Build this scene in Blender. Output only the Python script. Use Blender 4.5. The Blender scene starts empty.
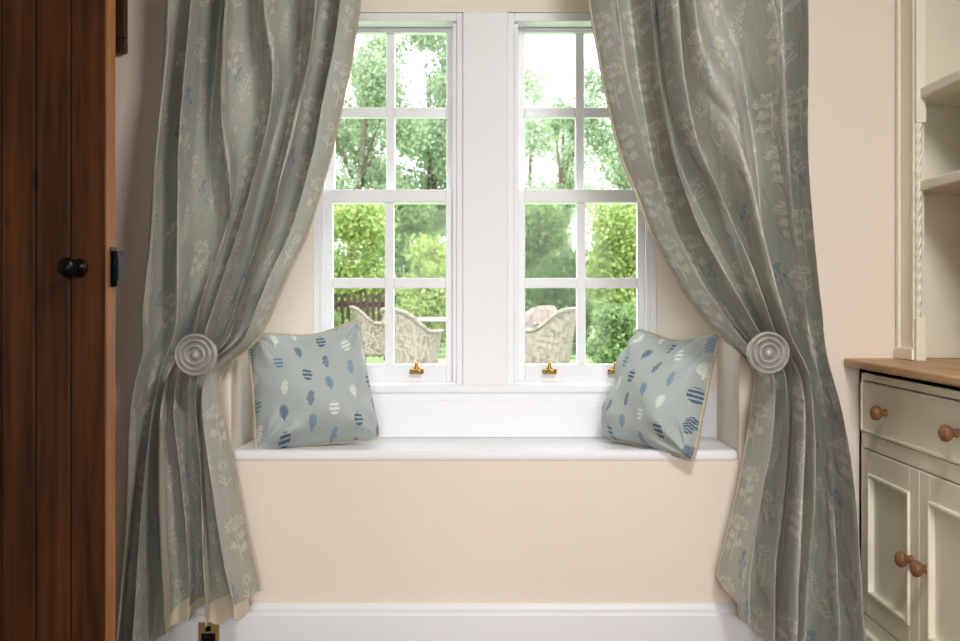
import bpy, math, random
import numpy as np
from mathutils import Vector, Matrix
random.seed(3); rng=np.random.default_rng(5)
F=1185.0; H=0.945; VX=485.0; VY=300.0
def X(px,d): return (px-VX)*d/F
def Z(py,d): return H-(py-VY)*d/F
def P(px,py,d): return np.array([X(px,d),d,Z(py,d)])
scn=bpy.context.scene
scn.view_settings.view_transform='Standard'
scn.view_settings.look='None'
COL=scn.collection

# ---------------- materials ----------------
def lin(c):
    return tuple(((v/255)/12.92 if v/255<=0.04045 else ((v/255+0.055)/1.055)**2.4) for v in c)
def newmat(name):
    m=bpy.data.materials.new(name); m.use_nodes=True
    nt=m.node_tree; nt.nodes.clear()
    out=nt.nodes.new('ShaderNodeOutputMaterial'); return m,nt,out
def paint(name,rgb,rough=0.6,var=0.06,scale=6,bump=0.05,bscale=80,metal=0.0,spec=0.4):
    m,nt,out=newmat(name); N=nt.nodes; L=nt.links
    p=N.new('ShaderNodeBsdfPrincipled'); L.new(p.outputs[0],out.inputs[0])
    tc=N.new('ShaderNodeTexCoord'); n=N.new('ShaderNodeTexNoise'); n.inputs['Scale'].default_value=scale; n.inputs['Detail'].default_value=4
    L.new(tc.outputs['Object'],n.inputs['Vector'])
    r=N.new('ShaderNodeValToRGB'); c=lin(rgb)
    r.color_ramp.elements[0].color=tuple(x*(1-var) for x in c)+(1,); r.color_ramp.elements[1].color=tuple(min(1,x*(1+var)) for x in c)+(1,)
    r.color_ramp.elements[0].position=.3; r.color_ramp.elements[1].position=.7
    L.new(n.outputs[0],r.inputs[0]); L.new(r.outputs[0],p.inputs['Base Color'])
    p.inputs['Roughness'].default_value=rough; p.inputs['Metallic'].default_value=metal
    p.inputs['Specular IOR Level'].default_value=spec
    if bump>0:
        n2=N.new('ShaderNodeTexNoise'); n2.inputs['Scale'].default_value=bscale; n2.inputs['Detail'].default_value=3
        L.new(tc.outputs['Object'],n2.inputs['Vector'])
        b=N.new('ShaderNodeBump'); b.inputs['Strength'].default_value=bump; b.inputs['Distance'].default_value=.01
        L.new(n2.outputs[0],b.inputs['Height']); L.new(b.outputs[0],p.inputs['Normal'])
    return m
def wood(name,dark,light,scale=(14,14,1.2),rough=.45,knots=True,spec=.4):
    m,nt,out=newmat(name); N=nt.nodes; L=nt.links
    p=N.new('ShaderNodeBsdfPrincipled'); L.new(p.outputs[0],out.inputs[0])
    tc=N.new('ShaderNodeTexCoord'); mp=N.new('ShaderNodeMapping'); mp.inputs['Scale'].default_value=scale
    L.new(tc.outputs['Object'],mp.inputs['Vector'])
    n=N.new('ShaderNodeTexNoise'); n.inputs['Scale'].default_value=2; n.inputs['Detail'].default_value=5; n.inputs['Distortion'].default_value=.4
    L.new(mp.outputs[0],n.inputs['Vector'])
    n2=N.new('ShaderNodeTexNoise'); n2.inputs['Scale'].default_value=9; n2.inputs['Detail'].default_value=4
    L.new(mp.outputs[0],n2.inputs['Vector'])
    mx=N.new('ShaderNodeMath'); mx.operation='MULTIPLY_ADD'; mx.inputs[1].default_value=.25
    L.new(n2.outputs[0],mx.inputs[0]); 
    ml=N.new('ShaderNodeMath'); ml.operation='MULTIPLY'; ml.inputs[1].default_value=.78
    L.new(n.outputs[0],ml.inputs[0]); L.new(ml.outputs[0],mx.inputs[2])
    r=N.new('ShaderNodeValToRGB'); r.color_ramp.elements[0].position=.34; r.color_ramp.elements[1].position=.70
    r.color_ramp.elements[0].color=lin(dark)+(1,); r.color_ramp.elements[1].color=lin(light)+(1,)
    L.new(mx.outputs[0],r.inputs[0])
    last=r.outputs[0]
    if knots:
        mp2=N.new('ShaderNodeMapping'); mp2.inputs['Scale'].default_value=(12,0.01,4.0); mp2.inputs['Location'].default_value=(.3,0,.4); L.new(tc.outputs['Object'],mp2.inputs['Vector'])
        v=N.new('ShaderNodeTexVoronoi'); v.inputs['Scale'].default_value=1; L.new(mp2.outputs[0],v.inputs['Vector'])
        kr=N.new('ShaderNodeValToRGB'); kr.color_ramp.elements[0].position=.06; kr.color_ramp.elements[1].position=.14
        kr.color_ramp.elements[0].color=(.22,.18,.14,1); kr.color_ramp.elements[1].color=(1,1,1,1)
        L.new(v.outputs['Distance'],kr.inputs[0])
        mm=N.new('ShaderNodeMix'); mm.data_type='RGBA'; mm.blend_type='MULTIPLY'; mm.inputs[0].default_value=1
        L.new(last,mm.inputs[6]); L.new(kr.outputs[0],mm.inputs[7]); last=mm.outputs[2]
    L.new(last,p.inputs['Base Color']); p.inputs['Roughness'].default_value=rough; p.inputs['Specular IOR Level'].default_value=spec
    b=N.new('ShaderNodeBump'); b.inputs['Strength'].default_value=.1; b.inputs['Distance'].default_value=.003
    L.new(n2.outputs[0],b.inputs['Height']); L.new(b.outputs[0],p.inputs['Normal'])
    return m
def fabric(name,bscale=900,sheen=.2,wr=.25,rough=.85,spec=.4,ws=20):
    m,nt,out=newmat(name); N=nt.nodes; L=nt.links
    p=N.new('ShaderNodeBsdfPrincipled')
    at=N.new('ShaderNodeAttribute'); at.attribute_name='Col'
    tc=N.new('ShaderNodeTexCoord'); n=N.new('ShaderNodeTexNoise'); n.inputs['Scale'].default_value=ws; n.inputs['Detail'].default_value=5; n.inputs['Distortion'].default_value=.8
    L.new(tc.outputs['Object'],n.inputs['Vector'])
    n3=N.new('ShaderNodeTexNoise'); n3.inputs['Scale'].default_value=bscale; n3.inputs['Detail'].default_value=2
    L.new(tc.outputs['Object'],n3.inputs['Vector'])
    ad=N.new('ShaderNodeMath'); ad.operation='MULTIPLY_ADD'; ad.inputs[1].default_value=.10
    L.new(n3.outputs[0],ad.inputs[0]); L.new(n.outputs[0],ad.inputs[2])
    b=N.new('ShaderNodeBump'); b.inputs['Strength'].default_value=wr; b.inputs['Distance'].default_value=.02
    L.new(ad.outputs[0],b.inputs['Height']); L.new(b.outputs[0],p.inputs['Normal'])
    L.new(at.outputs['Color'],p.inputs['Base Color']); p.inputs['Roughness'].default_value=rough
    p.inputs['Sheen Weight'].default_value=sheen; p.inputs['Specular IOR Level'].default_value=spec
    L.new(p.outputs[0],out.inputs[0])
    return m
def leafmat(name,c1,c2,trans=.45):
    m,nt,out=newmat(name); N=nt.nodes; L=nt.links
    g=N.new('ShaderNodeNewGeometry'); r=N.new('ShaderNodeValToRGB')
    r.color_ramp.elements[0].color=lin(c1)+(1,); r.color_ramp.elements[1].color=lin(c2)+(1,)
    L.new(g.outputs['Random Per Island'],r.inputs[0])
    d=N.new('ShaderNodeBsdfDiffuse'); t=N.new('ShaderNodeBsdfTranslucent'); mx=N.new('ShaderNodeMixShader'); mx.inputs[0].default_value=trans
    L.new(r.outputs[0],d.inputs[0]); L.new(r.outputs[0],t.inputs[0]); L.new(d.outputs[0],mx.inputs[1]); L.new(t.outputs[0],mx.inputs[2])
    L.new(mx.outputs[0],out.inputs[0]); return m

M_wall=paint('wall_cream',(240,226,212),.9,.02,3,.04,60)
M_alc=paint('alcove_cream',(245,236,225),.9,.02,3,.04,60)
M_white=paint('white_gloss',(240,241,245),.4,.01,4,.02,60)
M_seat=paint('seat_white',(243,242,245),.45,.02,5,.02,60)
M_ceil=paint('ceiling_white',(242,242,238),.9)
M_floor=wood('floor_wood',(110,84,60),(150,120,90),(14,1.2,14),knots=False)
M_door=wood('door_pine',(32,16,5),(94,52,19),(13,13,.8),.5,spec=.25)
M_edge=wood('door_edge_glow',(122,72,30),(172,112,58),(14,14,1.0),.45,False)  # lighter orange than the planks: warm light on the edge, put into the colour
M_groove=paint('groove_dark',(16,8,4),.8)
M_black=paint('black_iron',(14,14,16),.35,.1,8,.1,60,.6)
M_cab=paint('cabinet_cream',(244,238,219),.5,.02,4,.03,50)
M_top=wood('oak_top',(172,128,84),(214,172,124),(14,1.5,14),.4,False)
M_knob=wood('knob_wood',(118,82,52),(158,114,76),(20,20,20),.35,False)
M_brass=paint('brass',(190,150,70),.25,.05,8,0,60,1.0)
M_disc=paint('holdback_limed_wood',(168,164,157),.4,.18,40,.15,150,.2)
M_curt=fabric('curtain_floral',700,.08,.45,.62,.35,16)
M_cush=fabric('cushion_feather_print',900,.05,.28,.85,.3,12)
M_lining=paint('lining_cream',(224,214,194),.9,.03,20,.1,60)
M_fringe=paint('fringe_beige',(180,168,148),.95,.18,200,.2,300)
M_pipe=paint('piping_cream',(194,180,152),.8,.15,150,.2,300)
M_socket=paint('socket_brass',(176,150,96),.35,.1,8,0,60,.7)
def wicker():
    m,nt,out=newmat('wicker_cream'); N=nt.nodes; L=nt.links
    p=N.new('ShaderNodeBsdfPrincipled'); L.new(p.outputs[0],out.inputs[0])
    tc=N.new('ShaderNodeTexCoord'); mp=N.new('ShaderNodeMapping'); mp.inputs['Scale'].default_value=(1,1,1.4); L.new(tc.outputs['Object'],mp.inputs['Vector'])
    w=N.new('ShaderNodeTexVoronoi'); w.inputs['Scale'].default_value=30
    L.new(mp.outputs[0],w.inputs['Vector'])
    r=N.new('ShaderNodeValToRGB'); r.color_ramp.elements[0].position=.1; r.color_ramp.elements[1].position=.75
    r.color_ramp.elements[0].color=lin((158,148,139))+(1,); r.color_ramp.elements[1].color=lin((92,82,74))+(1,)
    L.new(w.outputs[0],r.inputs[0]); L.new(r.outputs[0],p.inputs['Base Color']); p.inputs['Roughness'].default_value=.8
    b=N.new('ShaderNodeBump'); b.inputs['Strength'].default_value=.15; L.new(w.outputs[0],b.inputs['Height']); L.new(b.outputs[0],p.inputs['Normal'])
    return m
M_wicker=wicker()
M_tabletop=paint('table_top_pale',(150,150,152),.4)
M_bark=paint('bark',(100,90,78),.9,.3,6,.4,20)
M_lawn=paint('lawn_grass',(126,152,98),.95,.25,1.2,.4,30)
M_fence=paint('fence_stain',(62,46,42),.7,.15,10,.1,40)
M_art=paint('picture_mat',(225,215,200),.8)
def glassm():
    m,nt,out=newmat('window_glass'); N=nt.nodes; L=nt.links
    t=N.new('ShaderNodeBsdfTransparent'); g=N.new('ShaderNodeBsdfGlossy'); g.inputs['Roughness'].default_value=.03
    mx=N.new('ShaderNodeMixShader'); mx.inputs[0].default_value=.004
    L.new(t.outputs[0],mx.inputs[1]); L.new(g.outputs[0],mx.inputs[2]); L.new(mx.outputs[0],out.inputs[0]); return m
M_glass=glassm()

# ---------------- helpers ----------------
def meta(o,label=None,cat=None,kind=None,group=None):
    if label: o['label']=label
    if cat: o['category']=cat
    if kind: o['kind']=kind
    if group: o['group']=group
    return o
def empty(name,loc,rotz=0):
    o=bpy.data.objects.new(name,None); o.location=loc; o.rotation_euler=(0,0,rotz); o.empty_display_size=.05
    COL.objects.link(o); return o
def mk(name,V,Fc,mat,parent=None,loc=(0,0,0),smooth=False,local=False,bevel=0,seg=2):
    V=np.asarray(V,float); loc=np.asarray(loc,float)
    me=bpy.data.meshes.new(name); me.from_pydata((V-loc).tolist(),[],Fc); me.update()
    me.materials.append(mat)
    if smooth: me.polygons.foreach_set('use_smooth',np.ones(len(me.polygons),bool))
    o=bpy.data.objects.new(name,me); COL.objects.link(o)
    if parent is not None:
        o.parent=parent
        o.location=Vector(loc) if local else Vector(loc)-Vector(parent.location)
    else: o.location=loc
    if bevel:
        b=o.modifiers.new('bevel','BEVEL'); b.width=bevel; b.segments=seg; b.limit_method='ANGLE'; b.angle_limit=math.radians(40)
    return o
def boxes(bl):
    V=[];Fc=[]
    for (x0,x1,y0,y1,z0,z1) in bl:
        x0,x1=sorted((x0,x1)); y0,y1=sorted((y0,y1)); z0,z1=sorted((z0,z1))
        k=len(V)
        V+=[(x0,y0,z0),(x1,y0,z0),(x1,y1,z0),(x0,y1,z0),(x0,y0,z1),(x1,y0,z1),(x1,y1,z1),(x0,y1,z1)]
        Fc+=[tuple(k+i for i in f) for f in ((0,3,2,1),(4,5,6,7),(0,1,5,4),(1,2,6,5),(2,3,7,6),(3,0,4,7))]
    return V,Fc
def lathe(prof,center,axis,seg=32):
    a=Vector(axis).normalized(); t=Vector((0,0,1)) if abs(a.z)<.9 else Vector((1,0,0))
    u=a.cross(t).normalized(); w=a.cross(u); c=Vector(center); V=[];Fc=[]
    for r,h in prof:
        for i in range(seg):
            th=2*math.pi*i/seg
            V.append(tuple(c+a*h+u*(r*math.cos(th))+w*(r*math.sin(th))))
    for j in range(len(prof)-1):
        for i in range(seg):
            i2=(i+1)%seg; Fc.append((j*seg+i,j*seg+i2,(j+1)*seg+i2,(j+1)*seg+i))
    Fc.append(tuple(range(seg))[::-1]); n=len(prof)-1; Fc.append(tuple(n*seg+i for i in range(seg)))
    return V,Fc
def tube(pts,rad,seg=8,closed=False):
    pts=[Vector(p) for p in pts]; n=len(pts); V=[];Fc=[]
    if not hasattr(rad,'__len__'): rad=[rad]*n
    for k,p in enumerate(pts):
        a=pts[(k+1)%n] if (closed or k<n-1) else p; b=pts[(k-1)%n] if (closed or k>0) else p
        t=(a-b).normalized(); ref=Vector((0,1,0.1)) if abs(t.y)<.8 else Vector((1,0,.1))
        u=t.cross(ref).normalized(); w=t.cross(u)
        for i in range(seg):
            th=2*math.pi*i/seg; V.append(tuple(p+u*(rad[k]*math.cos(th))+w*(rad[k]*math.sin(th))))
    for k in range(n if closed else n-1):
        k2=(k+1)%n
        for i in range(seg):
            i2=(i+1)%seg; Fc.append((k*seg+i,k*seg+i2,k2*seg+i2,k2*seg+i))
    if not closed: Fc.append(tuple(range(seg))[::-1]); Fc.append(tuple((n-1)*seg+i for i in range(seg)))
    return V,Fc
def merge(*parts):
    V=[];Fc=[]
    for v,f in parts:
        k=len(V); V+=list(v); Fc+=[tuple(k+i for i in q) for q in f]
    return V,Fc

D=3.2; DB=3.505
# ---------------- room ----------------
SX=.686; SZ=.540; ATOP=1.97
wb=boxes([(-1.70,-SX,D,3.66,0,2.45),(SX,1.60,D,3.66,0,2.45),(-SX,SX,D,3.66,0,.515),(-SX,SX,D,3.66,ATOP,2.45)])
o=mk('wall_back',*wb,M_wall,bevel=.005); meta(o,'warm cream plaster wall with the window alcove opening','wall','structure')
wl=X(313,DB); wr_=X(463,DB); w2l=X(508,DB); w2r=X(657,DB); wt=Z(12,DB); wbm=Z(386,DB)
al=boxes([(-SX-.001,wl,DB,3.655,.50,ATOP),(w2r,SX+.001,DB,3.655,.50,ATOP),(wl,w2r,DB,3.655,wt,ATOP),(wl,w2r,DB,3.655,.50,wbm)])
o=mk('wall_alcove',*al,M_alc); meta(o,'cream plaster wall of the alcove around the windows','wall','structure')
o=mk('wall_left',*boxes([(-1.70,-1.60,-1.7,3.2,0,2.45)]),M_wall); meta(o,'warm cream side wall beside the door','wall','structure')
o=mk('wall_right',*boxes([(1.46,1.60,-1.7,3.2,0,2.45)]),M_wall); meta(o,'warm cream side wall behind the dresser','wall','structure')
o=mk('wall_rear',*boxes([(-1.70,1.60,-1.8,-1.7,0,2.45)]),M_wall); meta(o,'warm cream wall facing the window','wall','structure')
o=mk('floor',*boxes([(-1.70,1.60,-1.8,3.66,-.1,0)]),M_floor); meta(o,'wooden floor of the room','floor','structure')
o=mk('ceiling',*boxes([(-1.70,1.60,-1.8,3.66,2.45,2.55)]),M_ceil); meta(o,'white ceiling of the room','ceiling','structure')
bh=Z(603,D)
prof=[(D,0),(D-.020,0),(D-.020,bh-.030),(D-.014,bh-.023),(D-.014,bh-.013),(D-.008,bh-.004),(D-.004,bh),(D,bh)]
V=[];Fc=[]
for x in (-1.60,1.46):
    for (y,z) in prof: V.append((x,y,z))
n=len(prof)
for i in range(n): Fc.append((i,(i+1)%n,n+(i+1)%n,n+i))
Fc.append(tuple(range(n))[::-1]); Fc.append(tuple(n+i for i in range(n)))
o=mk('baseboard_back',V,Fc,M_white); meta(o,'white moulded baseboard under the window seat','baseboard','structure')
o=mk('window_seat',*boxes([(-SX+.001,SX-.001,D-.004,DB-.001,.506,SZ)]),M_seat,bevel=.014,seg=8,loc=(0,3.3,.502))
for p_ in o.data.polygons: p_.use_smooth=True
meta(o,'white painted window seat board with rounded front edge','window seat')
o=mk('trim_1',*boxes([(X(368,DB),X(614,DB),DB-.010,DB-.0005,SZ,Z(400,DB)),(-SX+.002,SX-.002,DB-.003,DB-.0005,SZ,Z(392,DB))]),M_white,bevel=.003); meta(o,'white painted panel below the windows','trim','structure')
o=mk('trim_2',*boxes([(wl-.004,w2r+.004,DB-.012,DB+.03,Z(393,DB),wbm+.004)]),M_white,bevel=.006); meta(o,'white window board nosing below both sashes','trim','structure')
o=mk('trim_3',*boxes([(wr_-.001,w2l+.001,DB-.004,3.655,wbm,wt)]),M_white,bevel=.003); meta(o,'white painted centre mullion between the windows','trim','structure')
# ---------------- windows ----------------
def window(i,x0,x1):
    xc=(x0+x1)/2
    e=empty('window_%d'%i,(xc,3.58,wbm)); meta(e,'white painted timber sash window with small panes','window','structure')
    t=.019
    fr=boxes([(x0,x0+t,DB+.008,3.65,wbm,wt),(x1-t,x1,DB+.008,3.65,wbm,wt),(x0+t,x1-t,DB+.008,3.65,wt-t-.006,wt),(x0+t,x1-t,DB+.012,3.65,wbm,wbm+.012),
              (x0+t,x0+t+.012,DB+.016,DB+.038,wbm+.012,wt-.03),(x1-t-.012,x1-t,DB+.016,DB+.038,wbm+.012,wt-.03)])
    mk('frame',*fr,M_white,e,(xc,3.58,wbm),bevel=.002)
    for nm,d,ztop,r1,mz0,mz1,r2,zbot in (('upper_sash',3.612,22,34,108,118,191,204),('lower_sash',3.565,190,203,278,288,364,384)):
        a=x0+t+.001; b=x1-t-.001; st=.032; y0=d-.018; y1=d+.018
        zt=Z(ztop,d); 
        if nm=='upper_sash': zt=min(zt,wt-t-.007)
        zb=Z(zbot,d)
        mw=.0265/2; my0=d-.012
        bl=[(a,a+st,y0,y1,zb,zt),(b-st,b,y0,y1,zb,zt),(a+st,b-st,y0,y1,Z(r1,d),zt),(a+st,b-st,y0,y1,zb,Z(r2,d)),
            (xc-mw,xc+mw,my0,y1,Z(r2,d),Z(r1,d)),(a+st,xc-mw,my0,y1,Z(mz1,d),Z(mz0,d)),(xc+mw,b-st,my0,y1,Z(mz1,d),Z(mz0,d))]
        s=mk(nm,*boxes(bl),M_white,e,(xc,d,zb),bevel=.003)
        g=mk('glass',*boxes([(a+st-.002,b-st+.002,d+.004,d+.007,Z(r2,d)-.002,Z(r1,d)+.002)]),M_glass,s,(xc,d,zb))
        g.location=(0,0,0)
        if nm=='lower_sash':
            for px in ((352,417) if i==1 else (549,614)):
                lx=X(px,d); lz=Z(370,d)
                Vv,Ff=merge(boxes([(lx-.021,lx+.021,y0-.004,y0,lz-.010,lz+.003)]),
                    tube([(lx-.015,y0-.002,lz-.004),(lx-.015,y0-.022,lz-.006),(lx-.012,y0-.026,lz+.000),(lx+.012,y0-.026,lz+.000),(lx+.015,y0-.022,lz-.006),(lx+.015,y0-.002,lz-.004)],.0045,8),
                    lathe([(.002,0),(.009,.002),(.010,.007),(.006,.012),(.004,.018),(.007,.022),(.002,.026)],(lx,y0-.012,lz),(0,0,1),12))
                h=mk('sash_lift',Vv,Ff,M_brass,None,(lx,y0,lz),smooth=True)
                h.parent=s; h.location=Vector((lx,y0,lz))-Vector((xc,d,zb)); h['label']='polished brass sash lift'
window(1,wl,wr_); window(2,w2l,w2r)

# ---------------- fabric patterns ----------------
def seg(mask,x0,y0,x1,y1,w):
    h,wd=mask.shape; yy,xx=np.mgrid[0:h,0:wd]
    dx,dy=x1-x0,y1-y0; L2=dx*dx+dy*dy+1e-9
    t=np.clip(((xx-x0)*dx+(yy-y0)*dy)/L2,0,1)
    dd=np.hypot(xx-x0-t*dx,yy-y0-t*dy)
    np.maximum(mask,np.clip(w+.5-dd,0,1),out=mask)
def umbel():
    m=np.zeros((170,120)); pts=[(60,165),(58,130),(62,95),(60,70)]
    for a,b in zip(pts[:-1],pts[1:]): seg(m,*a,*b,1.6)
    for k in range(9):
        an=math.radians(-170+20*k); r=32+5*(k%2); ex,ey=60+r*math.cos(an),66+r*math.sin(an)*.9
        seg(m,60,70,ex,ey,1.1)
        for j in range(6):
            seg(m,ex+rng.uniform(-9,9),ey+rng.uniform(-9,5),ex+.1,ey,1.4)
    for (bx,by,s) in ((59,138,-1),(60,120,1),(61,102,-1)):
        seg(m,bx,by,bx+24*s,by-16,1.4)
        for q in (.4,.6,.8,1.): seg(m,bx+24*s*q,by-16*q,bx+24*s*q+6*s,by-16*q+7,2.1); seg(m,bx+24*s*q,by-16*q,bx+24*s*q-2*s,by-16*q-9,2.1)
    return m
def fern():
    m=np.zeros((140,90)); 
    for k in range(11):
        y=132-k*11; x=45+8*math.sin(k*.35); x2=45+8*math.sin((k+1)*.35)
        seg(m,x,y,x2,y-11,1.3); l=18*(1-k/12.)+5
        for s in(-1,1):
            seg(m,x,y,x+s*l,y-l*.65,1.2)
            if k%2: seg(m,x+s*l,y-l*.65,x+s*l*1.1,y-l*.9,2.8)
    return m
def daisy():
    m=np.zeros((120,90)); seg(m,45,115,42,60,1.7)
    for k in range(9):
        a=k*math.pi/4.5; seg(m,42+8*math.cos(a),42+7*math.sin(a),42+17*math.cos(a),42+14*math.sin(a),2.1)
    seg(m,44,95,64,80,2.4); seg(m,44,100,24,88,2.4); seg(m,44,84,58,66,2.)
    return m
def bell():
    m=np.zeros((90,60)); seg(m,30,88,30,40,1.5)
    for (x,y) in ((30,30),(20,42),(40,44),(26,18),(34,12)): seg(m,x,y,x,y+7,4.2)
    return m
def grid_mesh_obj(name,Pm,Cm,mat,loc,parent=None):
    h,w,_=Pm.shape
    me=bpy.data.meshes.new(name)
    idx=np.arange(h*w).reshape(h,w)
    q=np.stack([idx[:-1,:-1],idx[1:,:-1],idx[1:,1:],idx[:-1,1:]],-1).reshape(-1)
    nf=(h-1)*(w-1)
    me.vertices.add(h*w); me.vertices.foreach_set('co',(Pm.reshape(-1,3)-np.asarray(loc)).astype(np.float32).ravel())
    me.loops.add(nf*4); me.loops.foreach_set('vertex_index',q.astype(np.int32))
    me.polygons.add(nf); me.polygons.foreach_set('loop_start',np.arange(0,nf*4,4,dtype=np.int32))
    try: me.polygons.foreach_set('loop_total',np.full(nf,4,dtype=np.int32))
    except Exception: pass
    me.update(calc_edges=True); me.validate()
    me.polygons.foreach_set('use_smooth',np.ones(len(me.polygons),bool))
    if Cm is not None:
        a=me.color_attributes.new('Col','FLOAT_COLOR','POINT')
        c4=np.concatenate([Cm.reshape(-1,3),np.ones((h*w,1))],1).astype(np.float32); a.data.foreach_set('color',c4.ravel())
    me.materials.append(mat)
    o=bpy.data.objects.new(name,me); COL.objects.link(o)
    o.location=loc if parent is None else Vector(loc)-Vector(parent.location)
    if parent is not None:o.parent=parent
    return o
def paste(T,m,x,y,c,a):
    h,w=m.shape; H0,W0,_=T.shape
    x0,y0=max(x,0),max(y,0); x1,y1=min(x+w,W0),min(y+h,H0)
    if x1<=x0 or y1<=y0: return
    mm=(m[y0-y:y1-y,x0-x:x1-x]*a)[...,None]
    T[y0:y1,x0:x1]=T[y0:y1,x0:x1]*(1-mm)+c*mm
TPM=1150
def cloth_tex(W=1480,Hh=2500,seed=1):
    r=np.random.default_rng(seed)
    base=np.array(lin((177,179,168))); T=np.ones((Hh,W,3))*base
    T*= (1+.02*r.standard_normal((Hh,1,1))+.02*r.standard_normal((1,W,1)))
    cream=np.array(lin((236,227,212))); blue=np.array(lin((104,134,162)))
    mots=[umbel(),daisy(),fern(),umbel()[:,::-1],umbel(),fern()[:,::-1],daisy()[:,::-1]]; bl=bell()
    for ci,x in enumerate(range(-20,W,118)):
        for ri,y in enumerate(range(-60-(ci%2)*84,Hh,170)):
            m=mots[(ci*2+ri*3+ri//2)%7]; paste(T,m,x+int(r.integers(-14,14)),y+int(r.integers(-14,14)),cream,.62)
            if (ci+ri)%3==0: paste(T,bl,x+80,y+100,blue,.7)
            elif (ci+2*ri)%3==0: paste(T,bl,x+84,y+60,cream,.55)
    return T

# ---------------- curtains ----------------
def smooth_interp(y,ks):
    ys=np.array([k[0] for k in ks],float); xs=np.array([k[1] for k in ks],float)
    fy=np.arange(-200,720,1.0); fx=np.interp(fy,ys,xs)
    ker=np.exp(-.5*(np.arange(-18,19)/5.5)**2); ker/=ker.sum()
    fx=np.convolve(np.pad(fx,18,mode='edge'),ker,'valid')
    return np.interp(y,fy,fx)
DC=3.07; PYT=VY-(2.12-H)*F/DC
def curtain(side,Lk,Rk,hem,seed,nf,hold_y):
    r=np.random.default_rng(seed); nu,nv=580,940
    tex=cloth_tex(seed=seed)
    ph=r.uniform(0,6.28,16)
    wd=r.uniform(.55,1.6,nf); bd=np.concatenate([[0],np.cumsum(wd)/wd.sum()])
    ak=r.uniform(.85,1.2,nf+2)
    def surf(nu,nv,dy=0,hemoff=None,u0=0,u1=1):
        u=np.linspace(u0,u1,nu)[None,:]; v=np.linspace(0,1,nv)[:,None]
        hm=hem(u) if hemoff is None else hemoff(u)
        py=PYT+v*(hm-PYT)
        xl=smooth_interp(py,Lk); xr=smooth_interp(py,Rk)
        g=np.exp(-((py-hold_y)/46.)**2)
        sp=np.sin(np.pi*u)
        bel=1/(1+np.exp(-(py-hold_y-40)/25.))
        ud=np.clip(u+.065*np.sin(py*.0066+ph[0]+u*4)*sp+.028*np.sin(py*.016+ph[1]+u*9)*sp,0,1)
        K=np.interp(ud,bd,np.arange(nf+1.))
        amp=np.interp(K,np.arange(nf+2)+.0,ak)*(1+.22*np.sin(py*.011+K*2.1+ph[2]))
        w=(np.sin(np.pi*K)**2+.004)**.5
        w=w*(1+.30*np.sin(2*np.pi*K))
        K3=K*1.45+.75*np.sin(py*.0085+ph[3])+ph[4]
        w2=np.sqrt(np.sin(np.pi*K3)**2+.012)
        m2=np.clip(.35+.75*np.sin(py*.010+K*1.7+ph[5]),0,1)
        A=.138*(1-.34*g)
        y=DC+.082-A*amp*w-.032*w2*m2*(1-.5*g)
        cz=np.sin(py*.014+K*1.3+ph[11])
        y+=.009*np.clip(cz,0,1)*np.sin(K*6.5+py*.022+ph[7])+.0022*np.sin(py*.05+u*21+ph[8])
        y+=.010*bel*np.sin(K*7.3+py*.008+ph[9])
        y+=.018*g*(np.abs(np.sin(u*22+py*.03+ph[10]))-.5)
        uu_=(u if side=='L' else 1-u)
        y-=.040*np.exp(-((py-(hold_y-48-25*uu_))/34.)**2)*uu_**.7
        q=(py-(hold_y-150))/150.
        y-=.018*np.clip(1-q*q,0,1)*np.sin(uu_*4.4*np.pi+q*3.4+ph[12])*uu_
        x=(xl+(xr-xl)*u-VX)*DC/F
        wid=(xr-xl)*DC/F
        x=x+.28*wid/nf*np.sin(2*np.pi*K)*(1-g*.5)*np.clip(sp*4,0,1)*np.where((np.floor(K)%2)==0,1,.35)
        z=H-(py-VY)*DC/F+0*u
        lim=2.985+.0*u
        y=np.where(y<lim,lim-(1-np.exp(-(lim-y)/.035))*.035,y)
        hi=3.13
        y=np.where(y>hi,hi+(1-np.exp(-(y-hi)/.03))*.03,y)+dy
        return np.stack([x+0*z,y+0*z,z+0*x],-1),u+0*v,py
    Pm,U,PY=surf(nu,nv)
    th,tw,_=tex.shape
    iy=np.clip(((2.12-Pm[...,2])*TPM).astype(int),0,th-1); ix=np.clip((U*(tw-1)).astype(int),0,tw-1)
    Cm=tex[iy,ix]
    loc=(float(X((Lk[-1][1]+Rk[-1][1])/2,DC)),DC,.03)
    o=grid_mesh_obj('curtain',Pm,Cm,M_curt,loc)
    lh=(lambda u: hem(u)-7) if side=='R' else (lambda u: np.where(u>.22,np.minimum(hem(u)+16+7*np.sin(u*17)+4*np.sin(u*41),628),hem(u)-6))
    Lm,_,_=surf(220,240,.010,lh,.03,.97)
    grid_mesh_obj('lining',Lm,None,M_lining,loc,o)['label']='plain cream curtain lining'
    e=1.0 if side=='L' else 0.0
    n=900
    Em,_,_=surf(2,n,0,None,e-.001 if side=='L' else e,e if side=='L' else e+.001)
    ed=Em[:,1 if side=='L' else 0,:]
    sg=1 if side=='L' else -1
    V=[];Fc=[]
    for k in range(n):
        wv=.0045+.0015*(k%4 in(0,1)) 
        p=ed[k]; V.append((p[0]-sg*.003,p[1]-.003,p[2])); V.append((p[0]+sg*.002,p[1]-.004,p[2])); V.append((p[0]+sg*wv,p[1]-.002-.002*(k%2),p[2]-.003))
    for k in range(n-1):
        a=3*k; Fc+= [(a,a+1,a+4,a+3),(a+1,a+2,a+5,a+4)]
    f=mk('fringe',V,Fc,M_fringe,o,loc); f['label']='beige braid fringe along the leading edge'
    return o
def hemL(u):
    return 652-44/(1+np.exp(-(u-.38)/.05))-14*np.clip((u-.4)/.6,0,1)+4*np.sin(u*20)+2*np.sin(u*47)
def hemR(u):
    return 582+64*np.clip(u/.35,0,1)**.8+8*np.clip((u-.35)/.65,0,1)+2*np.sin(u*30)
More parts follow.
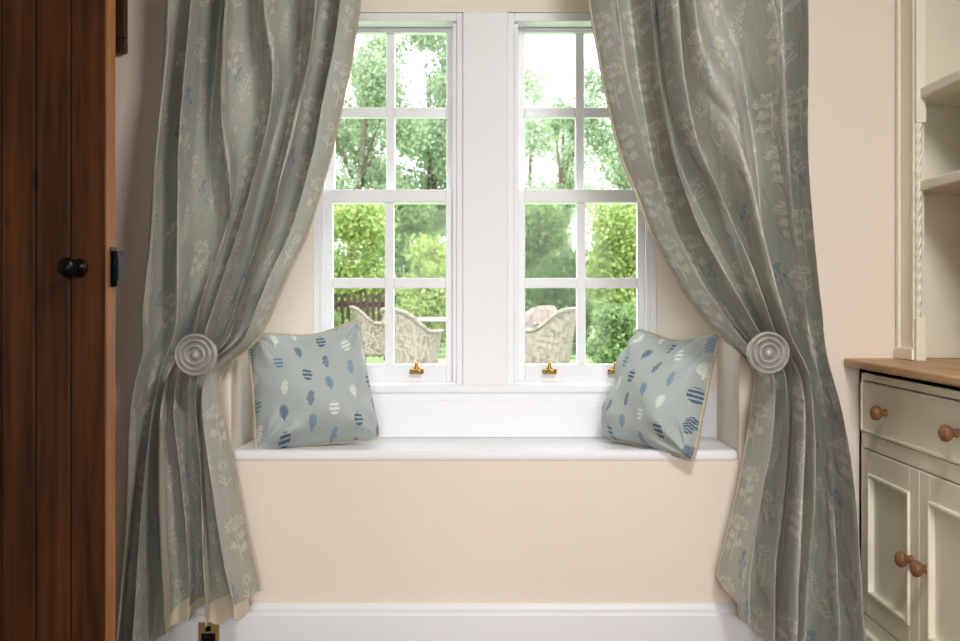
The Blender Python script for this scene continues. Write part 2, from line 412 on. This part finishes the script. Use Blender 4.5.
LL=[(-160,160),(0,158),(100,155),(200,151),(300,145),(345,140),(370,136),(400,131),(480,123),(560,115),(640,108),(700,106)]
LR=[(-160,364),(0,356),(60,347),(150,327),(230,303),(290,279),(325,262),(345,250),(357,230),(375,214),(410,217),(450,224),(500,233),(550,243),(590,252),(700,258)]
RL=[(-160,578),(0,592),(80,606),(160,626),(230,652),(290,686),(325,715),(342,732),(355,750),(375,763),(440,753),(510,739),(580,722),(700,712)]
RR=[(-160,806),(0,809),(100,812),(200,816),(300,824),(400,838),(500,853),(620,869),(700,874)]
cl=curtain('L',LL,LR,hemL,11,6,356)
meta(cl,'grey-green floral curtain tied back beside the wooden door','curtain',group='floral curtains at the window alcove')
cr=curtain('R',RL,RR,hemR,29,6,354)
meta(cr,'grey-green floral curtain tied back beside the cream dresser','curtain',group='floral curtains at the window alcove')
pe=empty('curtain_pole',(0,DC,2.14))
mk('rod',*tube([(-1.02,DC,2.14),(1.06,DC,2.14)],.014,16),M_disc,pe,(0,DC,2.14),smooth=True)
for sx,xx in ((-1,-1.02),(1,1.06)):
    mk('finial',*lathe([(.014,0),(.02,.004),(.02,.012),(.012,.02),(.026,.04),(.03,.055),(.022,.075),(.002,.085)],(xx,DC,2.14),(sx,0,0),20),M_disc,pe,(xx,DC,2.14),smooth=True)
    mk('bracket',*tube([(xx-sx*.04,DC,2.14),(xx-sx*.04,D,2.14)],.009,10),M_disc,pe,(xx-sx*.04,DC,2.14))
meta(pe,'limed wooden curtain pole above the window alcove','curtain pole')
for k,(px,py) in enumerate(((195,355),(769,353))):
    d=2.93; c=P(px,py,d); e=empty('curtain_holdback' ,(c[0],c[1],c[2]))
    R=.0535
    prof=[(.020,.030),(.045,.028),(R*.96,.022),(R,.012),(R*.98,.002),(R*.92,-.002),(R*.86,.000),(R*.83,.013),(R*.78,.014),(R*.74,.001),(R*.68,-.003),(R*.62,.000),(R*.59,.013),(R*.53,.014),(R*.49,.001),(R*.42,-.005),(R*.36,-.001),(R*.34,.010),(R*.28,.011),(R*.25,.000),(R*.16,-.007),(R*.05,-.009),(.0005,-.009)]
    mk('rosette',*lathe(prof,c,(0,1,0),64),M_disc,e,c,smooth=True)
    mk('stem',*lathe([(.011,.02),(.009,.05),(.009,.18),(.02,.19),(.02,D-d)],c,(0,1,0),16),M_disc,e,c,smooth=True)
    meta(e,'round limed wood curtain holdback with concentric rings','curtain holdback',group='curtain holdbacks')

# ---------------- cushions ----------------
def cush_tex(seed,n=420):
    r=np.random.default_rng(seed); T=np.ones((n,n,3))*np.array(lin((180,190,187)))
    T*=1+.03*r.standard_normal((n,n,1))
    navy=np.array(lin((50,84,126))); sky=np.array(lin((92,136,172))); pale=np.array(lin((236,238,234)))
    def motif(kind,sz,tilt):
        h=sz; w_=int(sz*.8); yy,xx=np.mgrid[-1:1:h*1j,-.8:.8:w_*1j]
        c,s=math.cos(tilt),math.sin(tilt); xx,yy=(xx*c+yy*s)*1.25,(-xx*s+yy*c)
        if kind==0:
            m=((xx/.76)**2+(yy/.85)**2<1)*(np.sin(yy*12)>-.35)*1.
        elif kind==1:
            w=.60*np.sqrt(np.clip(1-((yy+.15)/.8)**2,0,1)); m=(np.abs(xx)<w)*(np.sin((yy+np.abs(xx)*.9)*22)>-.6)*(np.abs(xx)>.06)
            m=np.maximum(m*1.,(np.abs(xx)<.07)*(yy>-.7)*(yy<1.))
        else:
            w=.48*np.sqrt(np.clip(1-((yy)/.95)**2,0,1))*(1+.2*np.sin(yy*9)); m=(np.abs(xx-.12*yy*yy)<w)*(np.sin((yy-np.abs(xx)*.8)*19)>-.5)*1.
        return m*1.
    for ci in range(6):
        for ri in range(6):
            x=int(ci*82-22+ r.integers(-5,5)); y=int(ri*90-34+(ci%2)*45+r.integers(-5,5))
            kind=(ci+2*ri)%3; m=motif(kind,int(58+r.integers(-4,5)),r.uniform(-.15,.15))
            col=[navy,sky,navy,pale,navy,sky,pale][(ci*3+ri*5)%7]
            paste(T,m,x,y,col,.88)
    return T
def cushion(TL,TR,BR,BL,seed,label,th0=.118):
    TL,TR,BR,BL=[np.array(p) for p in (TL,TR,BR,BL)]
    n=250; t=np.linspace(0,1,n); U,V=np.meshgrid(t,t)
    nrm=np.cross(TR-TL,BL-TL); nrm/=np.linalg.norm(nrm)
    if nrm[1]>0:nrm=-nrm
    def base(U,V):
        a=1-(2*V-1)**2; b=1-(2*U-1)**2
        cc=.016*((2*U-1)**12)*((2*V-1)**12)
        u=.5+(U-.5)*(1-.035*a-2*cc)
        top=.085*b*(1-V)+.02*np.sin(6*U+seed)*b*(1-V); bot=-.012*b*V
        v=.5+(V-.5)*(1-2*cc)+top*.9+bot
        u=u[...,None]; v=v[...,None]
        return TL*(1-u)*(1-v)+TR*u*(1-v)+BL*(1-u)*v+BR*u*v
    B=base(U,V)
    a=np.clip(1-np.abs(2*U-1)**2.8,0,1); b=np.clip(1-np.abs(2*V-1)**2.8,0,1)
    T=th0*(a*b)**.5*(.78+.36*V)
    r=np.random.default_rng(seed); p_=r.uniform(0,6,6)
    cr=.010*np.sin(U*15+V*6+p_[0])*(1-np.minimum(a,b))+.010*np.sin((U-V)*8+p_[1])*(a*b)+.010*np.sin((U+V)*12+p_[2])*(1-a*b)+.008*np.sin(V*17-U*8+p_[3])*(1-a)
    cr-=.030*np.exp(-((U-.5)/.16)**2-((V-.10)/.20)**2)
    for (cu,cv) in ((0,0),(1,0),(0,1),(1,1)):
        du=np.abs(U-cu); dv=np.abs(V-cv); rr=np.hypot(du,dv); an=np.arctan2(dv,du+1e-6)
        cr+=.010*np.sin(an*9+p_[4])*np.exp(-((rr-.22)/.14)**2)
    edge=np.clip(np.minimum(a,b)*3,0,1)
    Fr=B+nrm*(T+cr*edge)[...,None]; Bk=B-nrm*(T*.55)[...,None]
    tex=cush_tex(seed); ix=(U*419).astype(int); iy=(V*419).astype(int); C=tex[iy,ix]
    Pm=np.concatenate([Fr,Bk[:,::-1]],1); Cm=np.concatenate([C,C[:,::-1]],1)
    Pm=np.concatenate([Pm,Pm[:,:1]],1); Cm=np.concatenate([Cm,Cm[:,:1]],1)
    loc=(BL+BR)/2
    e=empty('cushion',loc)
    grid_mesh_obj('cover',Pm,Cm,M_cush,loc,e)
    m=60; s=np.linspace(0,1,m,endpoint=False); z=np.zeros(m); o1=np.ones(m)
    eu=np.concatenate([s,o1,1-s,z]); ev=np.concatenate([z,s,o1,1-s])
    pts=base(eu[None],ev[None])[0]
    mk('piping',*tube([tuple(p) for p in pts],.0052,8,True),M_pipe,e,loc,smooth=True)['label']='cream twisted piping'
    meta(e,label,'cushion',group='cushions on the window seat')
cushion(P(247,333,3.30),P(358,319,3.42),P(380,438,3.35),P(256,453,3.225),4,'pale blue feather print cushion propped against the alcove corner')
cushion(P(637,329,3.42),P(720,333,3.24),P(694,461,3.14),P(602,437,3.40),17,'pale blue feather print cushion with a corner over the seat edge')

# ---------------- plank door ----------------
a=math.radians(12)
de=empty('door_1',(-.787,2.46,0),0)
de.rotation_euler=(0,0,-a)
meta(de,'dark stained pine plank door standing open with black knob','door','structure')
bl=[];pw=.0815; nP=9; th=.034
for k in range(nP):
    bl.append((-(k+1)*pw+.0015 if k<nP-1 else -(k+1)*pw,-k*pw-.0015 if k else 0,0,th,.02,2.02))
mk('planks',*boxes(bl),M_door,de,(0,0,.02),local=True,bevel=.003)
mk('groove',*boxes([(-nP*pw+.01,-.01,.004,th-.004,.03,2.01)]),M_groove,de,(0,0,.03),local=True)
mk('door_edge',*boxes([(-.001,.003,-.0005,th-.001,.02,2.02)]),M_edge,de,(0,0,.02),local=True)['label']='pine door edge with warm light glow painted in'
kz=Z(268,2.47)
for sy in (-1,1):
    yb=0 if sy<0 else th
    mk('door_knob',*merge(lathe([(.018,0),(.020,.003),(.017,.006),(.008,.009),(.007,.026),(.012,.031),(.019,.039),(.0212,.048),(.018,.057),(.009,.062),(.001,.063)],(-.060,yb,kz),(0,sy,0),28)),M_black,de,(-.060,yb,kz),smooth=True,local=True)['label']='black iron ball knob'
lz=Z(267,2.47)
mk('latch',*merge(boxes([(.002,.005,.010,th+.002,lz-.042,lz+.042),(.005,.016,th*.5,th+.012,lz-.040,lz-.028),(.005,.017,th*.5,th+.012,lz+.022,lz+.034),(.010,.017,th*.6,th+.010,lz-.03,lz+.03)])),M_black,de,(0,0,lz),local=True,bevel=.002)['label']='black iron rim latch'
for z in (.35,1.75):
    mk('hinge',*boxes([(-nP*pw-.01,-nP*pw+.06,-.004,0,z-.03,z+.03)]),M_black,de,(-nP*pw,0,z),local=True)
pf=empty('picture_frame',(-1.16,3.18,1.615))
fx0,fx1,fz0,fz1=-1.35,X(126,3.18),Z(52,3.18),2.12
mk('frame',*boxes([(fx0,fx1,3.17,3.199,fz0,fz0+.035),(fx0,fx1,3.17,3.199,fz1-.035,fz1),(fx0,fx0+.035,3.17,3.199,fz0+.035,fz1-.035),(fx1-.035,fx1,3.17,3.199,fz0+.035,fz1-.035)]),M_door,pf,(-1.16,3.18,1.615),bevel=.003)
mk('mount',*boxes([(fx0+.035,fx1-.035,3.188,3.198,fz0+.035,fz1-.035)]),M_art,pf,(-1.16,3.18,1.615))
meta(pf,'dark wooden frame hanging on the wall behind the door','picture frame')

# ---------------- dresser ----------------
CX=1.007; yF=3.188; yN=2.30
cb=empty('cabinet',(1.22,2.745,0))
cl_=(1.22,2.745,0)
ct=Z(366,D)
d0,d1=2.325,3.163
zt0,zt1=.596,.729; dz0,dz1=.115,.550
frame=[(CX,1.452,yF-.02,yF,0.0,ct),(CX,1.452,yN,yN+.02,0.0,ct),(1.44,1.452,yN,yF,.0,ct),(CX,1.45,yN,yF,ct-.018,ct),
 (CX,CX+.02,yN,yF,zt1+.003,ct),(CX,CX+.02,yN,yF,dz1+.003,zt0-.003),(CX,CX+.02,yN,yF,.06,dz0-.003),(CX,CX+.02,d1+.003,yF,.06,ct),(CX,CX+.02,yN,d0-.003,.06,ct),(CX+.02,1.44,yN+.02,yF-.02,.10,.115),
 (CX-.014,CX+.01,yN,yF+.004,0,.075)]
mk('body',*boxes(frame),M_cab,cb,cl_,bevel=.0025)
dr=mk('drawer',*boxes([(CX-.001,CX+.018,d0,d1,zt0,zt1),(CX+.018,1.42,d0+.02,d1-.02,zt0+.01,zt1-.02),
   (CX-.006,CX,d0,d1,zt0,zt0+.008),(CX-.006,CX,d0,d1,zt1-.008,zt1),(CX-.006,CX,d0,d0+.008,zt0,zt1),(CX-.006,CX,d1-.008,d1,zt0,zt1)]),M_cab,cb,(CX,2.745,zt0),bevel=.002)
kp=[(.009,0),(.010,.004),(.008,.010),(.012,.015),(.0180,.021),(.0195,.028),(.017,.035),(.010,.040),(.001,.041)]
def knob(parent,ploc,y,z,x=CX):
    k=mk('knob',*lathe(kp,(x,y,z),(-1,0,0),24),M_knob,None,(x,y,z),smooth=True)
    k.parent=parent; k.location=Vector((x,y,z))-Vector(ploc); k['label']='turned wooden knob'
knob(dr,(CX,2.745,zt0),2.97,.662); knob(dr,(CX,2.745,zt0),2.52,.662)
for (y0,y1,ky) in ((2.746,d1,2.79),(d0,2.742,2.69)):
    st=.062
    bx=[(CX-.001,CX+.019,y0,y0+st,dz0,dz1),(CX-.001,CX+.019,y1-st,y1,dz0,dz1),(CX-.001,CX+.019,y0+st,y1-st,dz1-st,dz1),(CX-.001,CX+.019,y0+st,y1-st,dz0,dz0+st),
        (CX+.009,CX+.016,y0+st,y1-st,dz0+st,dz1-st)]
    q=.010
    a0,a1,b0,b1=y0+st-.003,y1-st+.003,dz0+st-.003,dz1-st+.003
    bx+=[(CX-.007,CX+.010,a0,a0+q,b0,b1),(CX-.007,CX+.010,a1-q,a1,b0,b1),(CX-.007,CX+.010,a0+q,a1-q,b0,b0+q),(CX-.007,CX+.010,a0+q,a1-q,b1-q,b1)]
    loc=(CX,(y0+y1)/2,dz0)
    dd=mk('door',*boxes(bx),M_cab,cb,loc,bevel=.003)
    knob(dd,loc,ky,.335)
meta(cb,'cream painted dresser base with drawer, panelled doors, wooden knobs','cabinet')
o=mk('countertop',*boxes([(.966,1.455,yN-.02,yF+.008,ct,Z(358,D))]),M_top,bevel=.006,seg=3,loc=(1.2,2.745,ct)); meta(o,'honey coloured wooden top on the cream dresser base','worktop')
HX=1.112; ctz=Z(358,D)+.0005
hu=empty('shelf_unit',(1.28,2.745,ctz)); hl=(1.28,2.745,ctz)
mk('body',*boxes([(HX,HX+.022,3.056,yF,ctz,2.10),(HX,HX+.022,yN,yN+.13,ctz,2.10),(HX+.022,1.452,yF-.02,yF,ctz,2.10),(HX+.022,1.452,yN,yN+.02,ctz,2.10),(1.436,1.452,yN+.02,yF-.02,ctz,2.10),
   (HX-.03,1.456,yN-.03,yF+.003,2.10,2.13),(HX,HX+.022,yN+.13,3.056,2.0,2.10),(HX-.008,HX,3.166,yF,ctz,2.10),(HX-.008,HX,3.056,3.074,ctz,2.10),(HX-.012,HX+.022,3.056,yF+.002,ctz,ctz+.03)]),M_cab,hu,hl,bevel=.003)
V=[];Fc=[]; nz=420; ns=20; z0,z1=ctz+.11,1.40; cx,cy=HX+.003,3.047
for j in range(nz+1):
    z=z0+(z1-z0)*j/nz
    for i in range(ns):
        th_=2*math.pi*i/ns; r_=.0076+.0017*math.cos(3*(th_)-z*2*math.pi/.03)
        V.append((cx+r_*math.cos(th_),cy+r_*math.sin(th_),z))
for j in range(nz):
    for i in range(ns):
        i2=(i+1)%ns; Fc.append((j*ns+i,j*ns+i2,(j+1)*ns+i2,(j+1)*ns+i))
mk('rope_moulding',V,Fc,M_cab,hu,hl,smooth=True)
mk('plinth_block',*boxes([(HX-.006,HX+.02,3.038,3.056,ctz,ctz+.11)]),M_cab,hu,hl,bevel=.002)
mk('edge_strip',*boxes([(HX-.006,HX+.02,3.038,3.056,1.40,2.0)]),M_cab,hu,hl,bevel=.002)
for zb in (1.225,1.462):
    mk('shelf',*boxes([(HX+.004,1.436,yN+.02,3.168,zb,zb+.027)]),M_cab,hu,(1.28,2.745,zb),bevel=.004)
meta(hu,'cream open dresser shelves with rope moulding on the wooden top','shelf')
sx,sz=X(209,3.18),Z(637,3.18)
se=empty('wall_socket',(sx,3.179,sz-.03))
mk('plate',*boxes([(sx-.028,sx+.028,3.173,3.1799,sz-.040,sz+.040)]),M_socket,se,(sx,3.179,sz-.03),bevel=.002)
mk('insert',*boxes([(sx-.019,sx+.019,3.170,3.173,sz-.026,sz+.012)]),M_black,se,(sx,3.179,sz-.03),bevel=.001)
mk('switch',*boxes([(sx-.007,sx+.007,3.167,3.173,sz+.018,sz+.032)]),M_black,se,(sx,3.179,sz-.03),bevel=.001)
meta(se,'small brass plated electrical socket on the baseboard','socket')

# ---------------- garden ----------------
o=mk('lawn',*boxes([(-30,30,3.7,70,-.12,-.02)]),M_lawn); meta(o,'sunlit mown green garden lawn','lawn'); o['kind']='stuff'
def leaves(clusters,n,size,seed,rmin=.3,sc=.2):
    r=np.random.default_rng(seed); cl=np.array(clusters); vol=cl[:,3]*cl[:,4]*cl[:,5]; pr=vol/vol.sum()
    k=r.choice(len(cl),n,p=pr); c=cl[k]
    dirv=r.standard_normal((n,3)); dirv/=np.linalg.norm(dirv,axis=1)[:,None]
    rad=r.uniform(rmin,1.05,(n,1))**.6*(1+sc*r.standard_normal((n,1)))
    pos=c[:,:3]+dirv*rad*c[:,3:6]; pos[:,2]=np.maximum(pos[:,2],.05+size)
    u=r.standard_normal((n,3)); u/=np.linalg.norm(u,axis=1)[:,None]
    w=np.cross(u,r.standard_normal((n,3))); w/=np.linalg.norm(w,axis=1)[:,None]
    s=size*r.uniform(.5,1.4,(n,1))
    V=np.stack([pos-u*s,pos+w*s*.55,pos+u*s,pos-w*s*.55],1).reshape(-1,3)
    idx=np.arange(n*4).reshape(n,4)
    return V.tolist(),idx.tolist()
M_l1=leafmat('leaves_far_haze',(126,148,118),(176,194,160),.5)  # distant haze painted into the leaf colour by paling it
M_l1b=leafmat('leaves_hazed',(164,182,156),(204,216,192),.55)  # palest leaves, bright haze over the trees put into their colour
M_l2=leafmat('leaves_yellowgreen',(122,146,84),(178,194,124),.45)
M_l3=leafmat('leaves_green',(84,114,72),(146,170,114),.45)
M_l4=leafmat('leaves_dark',(60,86,54),(112,138,90),.4)
def tree(px,d,zc,rx,rz,mat,seed,label,n=9000,size=.13,lean=0,nc=14):
    x=X(px,d); r=random.Random(seed); e=empty('tree',(x,d,-.02)); zb=zc-rz
    cs=[]
    for k in range(nc):
        an=r.uniform(0,6.28); rr=r.uniform(.1,.8)**.7; zz=r.uniform(-.85,.9); q=math.sqrt(max(.05,1-zz*zz))
        cs.append((rx*rr*q*math.cos(an),rx*rr*q*math.sin(an),zc+rz*zz,rx*.34,rx*.34,rz*.22))
    parts=[tube([(0,0,0),(.05,0,zb*.6),(lean*.5,0,zb+rz*.4),(lean,0,zc+rz*.5)],[.16,.12,.09,.03],8)]
    for k in range(9):
        c=cs[k]; h=zb+rz*r.uniform(0,.7); parts.append(tube([(lean*.3,0,h),(c[0]*.5,c[1]*.5,(h+c[2])/2+.2),(c[0],c[1],c[2])],[.05,.035,.012],6))
    mk('trunk',*merge(*parts),M_bark,e,(0,0,0),local=True,smooth=True)
    mk('foliage',*leaves(cs,n,size,seed,.1),mat,e,(0,0,0),local=True)
    meta(e,label,'tree')
def shrub(px,d,h,rx,mat,seed,label,n=6000,size=.07,nc=16):
    x=X(px,d); r=random.Random(seed); e=empty('shrub',(x,d,-.02)); cs=[]
    for k in range(nc):
        zz=r.uniform(.12,.88); s_=r.uniform(.7,1.3); cs.append((r.uniform(-.7,.7)*rx*(1.1-zz*.6),r.uniform(-.5,.5)*rx,h*zz,rx*.34*s_,rx*.34*s_,h*.12*s_))
    cs.append((0,0,h*.3,rx*.7,rx*.6,h*.28))
    parts=[tube([(0,0,0),(c[0]*.4,c[1]*.4,c[2]*.5),(c[0],c[1],c[2])],[.05,.035,.012],6) for c in cs[:8]]
    mk('stems',*merge(*parts),M_bark,e,(0,0,0),local=True,smooth=True)
    mk('foliage',*leaves(cs,n,size,seed),mat,e,(0,0,0),local=True)
    meta(e,label,'shrub')
tree(430,36,6.2,2.7,3.4,M_l1,1,'tall garden tree with dense grey-green crown',44000,.07,nc=28)
tree(345,30,5.0,1.8,2.7,M_l1,2,'airy garden tree with haze-paled leaves and visible branches',22000,.06,lean=.6,nc=22)
tree(630,33,5.0,2.0,3.0,M_l1,3,'haze-paled leafy tree with thin crown beside the hedge',18000,.06,lean=-.4,nc=20)
tree(563,28,3.9,.55,1.9,M_l1,4,'slender ivy covered tree',5600,.045)
tree(705,39,7,2.3,3,M_l1b,5,'tall haze-paled green garden tree at the boundary',12000,.10)
tree(250,35,6,2.1,3,M_l1b,6,'broad haze-paled green garden tree at the boundary',12000,.10)
tree(530,44,6.0,3.2,3.6,M_l1b,7,'wide haze-paled green tree beyond the hedge',24000,.08,nc=26)
shrub(345,22,2.8,1.25,M_l2,11,'tall yellow-green shrub behind the dark fence',18000,.045)
shrub(420,24.5,3.1,1.2,M_l3,12,'rounded mid-green shrub behind the wicker chair',18000,.05)
shrub(432,20,2.1,.75,M_l2,13,'bright lime green shrub beside the garden table',10000,.038)
shrub(485,27,2.9,1.1,M_l3,14,'dense green shrub behind the garden table',8000,.06)
shrub(536,23,3.0,.9,M_l3,15,'dense dark green shrub with shaded centre',18000,.045)
shrub(562,19.5,2.0,.7,M_l4,16,'dark leafy shrub behind the wicker chairs',9000,.038)
shrub(630,21.2,3.1,.9,M_l2,17,'tall bright yellow-green shrub at the lawn edge',18000,.045)
shrub(622,15,1.2,.52,M_l3,18,'small-leaved rounded green bush on the lawn',12000,.028)
shrub(682,17.5,1.9,.9,M_l2,19,'bright green bush at the edge of the lawn',6000,.06)
shrub(285,18,2.0,.9,M_l3,20,'green bush at the edge of the lawn',6000,.06)
r_=random.Random(77); cs=[(r_.uniform(-11,11),r_.uniform(-.5,.5),r_.uniform(.9,3.1),1.3,.9,.8) for _ in range(70)]
e=empty('hedge',(0,50,-.02)); mk('foliage',*leaves(cs,26000,.13,78),M_l3,e,(0,0,0),local=True)
mk('stems',*merge(*[tube([(x_,0,0),(x_+.1,0,2.2)],[.06,.02],6) for x_ in range(-10,11)]),M_bark,e,(0,0,0),local=True)
meta(e,'tall green hedge along the garden boundary','hedge')
e=empty('garden_fence',(X(354,19),19,-.02))
bl=[]
for k in range(9): bl.append((-.42+k*.1,-.36+k*.1,-.012,.012,.05,1.05+.02*(k%2)))
bl+=[(-.45,.48,.012,.04,.3,.38),(-.45,.48,.012,.04,.85,.93)]
mk('slats',*boxes(bl),M_fence,e,(0,0,0),local=True)
mk('post',*boxes([(-.55,-.45,-.04,.05,0,1.15)]),M_fence,e,(0,0,0),local=True); mk('post',*boxes([(.48,.58,-.04,.05,0,1.15)]),M_fence,e,(0,0,0),local=True)
meta(e,'dark stained slatted wooden garden fence panel','fence')
def wchair(px,d,rot,label):
    e=empty('garden_chair',(X(px,d),d,-.02),rot)
    V=[];Fc=[];na=56;nz=14
    def top(th_):
        bk=max(0,math.sin(th_)); return .62+.24*(bk*bk*(3-2*bk))
    for j in range(nz+1):
        v=j/nz
        for i in range(na+1):
            th_=math.radians(-50+280*i/na)
            z=.14+(top(th_)-.14)*v; r_=.25+.055*v**1.3
            bk=max(0,math.sin(th_))
            V.append((r_*math.cos(th_)*1.05,r_*math.sin(th_)+.07*bk*v,z))
    w=na+1
    for j in range(nz):
        for i in range(na): Fc.append((j*w+i,j*w+i+1,(j+1)*w+i+1,(j+1)*w+i))
    s=mk('backrest',V,Fc,M_wicker,e,(0,0,0),smooth=True,local=True); so=s.modifiers.new('t','SOLIDIFY'); so.thickness=.025
    rim=[V[nz*w+i] for i in range(na+1)]
    mk('rim',*tube(rim,.024,10),M_wicker,e,(0,0,0),smooth=True,local=True)
    mk('seat',*lathe([(.02,.33),(.21,.33),(.22,.36),(.22,.40),(.19,.43),(.02,.44)],(0,0,0),(0,0,1),32),M_wicker,e,(0,0,0),smooth=True,local=True)
    for lx,ly in ((-.16,-.16),(.16,-.16),(-.16,.16),(.16,.16)):
        mk('leg',*tube([(lx,ly,.34),(lx*1.15,ly*1.15,0)],[.025,.018],8),M_wicker,e,(0,0,0),smooth=True,local=True)
    meta(e,label,'garden chair',group='wicker chairs around the garden table')
wchair(414,13.2,math.radians(132),'cream wicker tub chair seen from behind beside the garden table')
wchair(376,17.6,math.radians(100),'cream wicker tub chair near the dark fence')
wchair(547,13.8,math.radians(-125),'cream wicker tub chair facing the table near the bush')
wchair(532,17.2,math.radians(-40),'cream wicker tub chair on the far side of the table')
te=empty('garden_table',(X(470,15.0),15.0,-.02))
mk('table_top',*lathe([(.02,.70),(.68,.70),(.70,.71),(.70,.73),(.68,.74),(.02,.74)],(0,0,0),(0,0,1),48),M_tabletop,te,(0,0,0),local=True)
mk('base',*lathe([(.34,0),(.34,.04),(.24,.10),(.18,.35),(.24,.62),(.4,.70)],(0,0,0),(0,0,1),32),M_wicker,te,(0,0,0),local=True,smooth=True)
meta(te,'round pale garden table with woven wicker base','garden table')

# ---------------- light ----------------
w=bpy.data.worlds.new('world'); scn.world=w; w.use_nodes=True
bg=w.node_tree.nodes['Background']; bg.inputs[0].default_value=(.94,.965,1,1); bg.inputs[1].default_value=5.0
sd=bpy.data.lights.new('sun','SUN'); sd.energy=2.8; sd.angle=math.radians(8); sd.color=(1,.98,.95)
so=bpy.data.objects.new('sun',sd); COL.objects.link(so); so.rotation_euler=(math.radians(42),0,math.radians(-25))
def area(name,loc,tgt,sx,sy,en,col,spread=180):
    l=bpy.data.lights.new(name,'AREA'); l.shape='RECTANGLE'; l.size=sx; l.size_y=sy; l.energy=en; l.color=col; l.spread=math.radians(spread)
    o=bpy.data.objects.new(name,l); COL.objects.link(o); o.location=loc
    o.rotation_euler=(Vector(tgt)-Vector(loc)).to_track_quat('-Z','Y').to_euler(); return o
area('room_light',(.55,1.1,2.28),(-.05,3.2,.4),.45,.35,21,(1,.985,.965),150)
area('room_fill',(.1,-1.3,1.05),(0.03,3.2,.35),1.6,1.1,7.6,(1,.98,.96),50)
pl=bpy.data.lights.new('window_portal','AREA'); pl.shape='RECTANGLE'; pl.size=1.1; pl.size_y=1.2; pl.cycles.is_portal=True
po=bpy.data.objects.new('window_portal',pl); COL.objects.link(po); po.location=(0,3.68,1.25); po.rotation_euler=(math.radians(-90),0,0)

cam=bpy.data.cameras.new('camera'); cam.sensor_width=36; cam.lens=F/960*36; cam.shift_x=-(VX-480)/960; cam.shift_y=-(320.5-VY)/960
cam.clip_end=200
cam.dof.use_dof=True; cam.dof.focus_distance=3.1; cam.dof.aperture_fstop=8
co=bpy.data.objects.new('camera',cam); COL.objects.link(co); co.location=(0,0,H); co.rotation_euler=(math.radians(90),0,0)
scn.camera=co
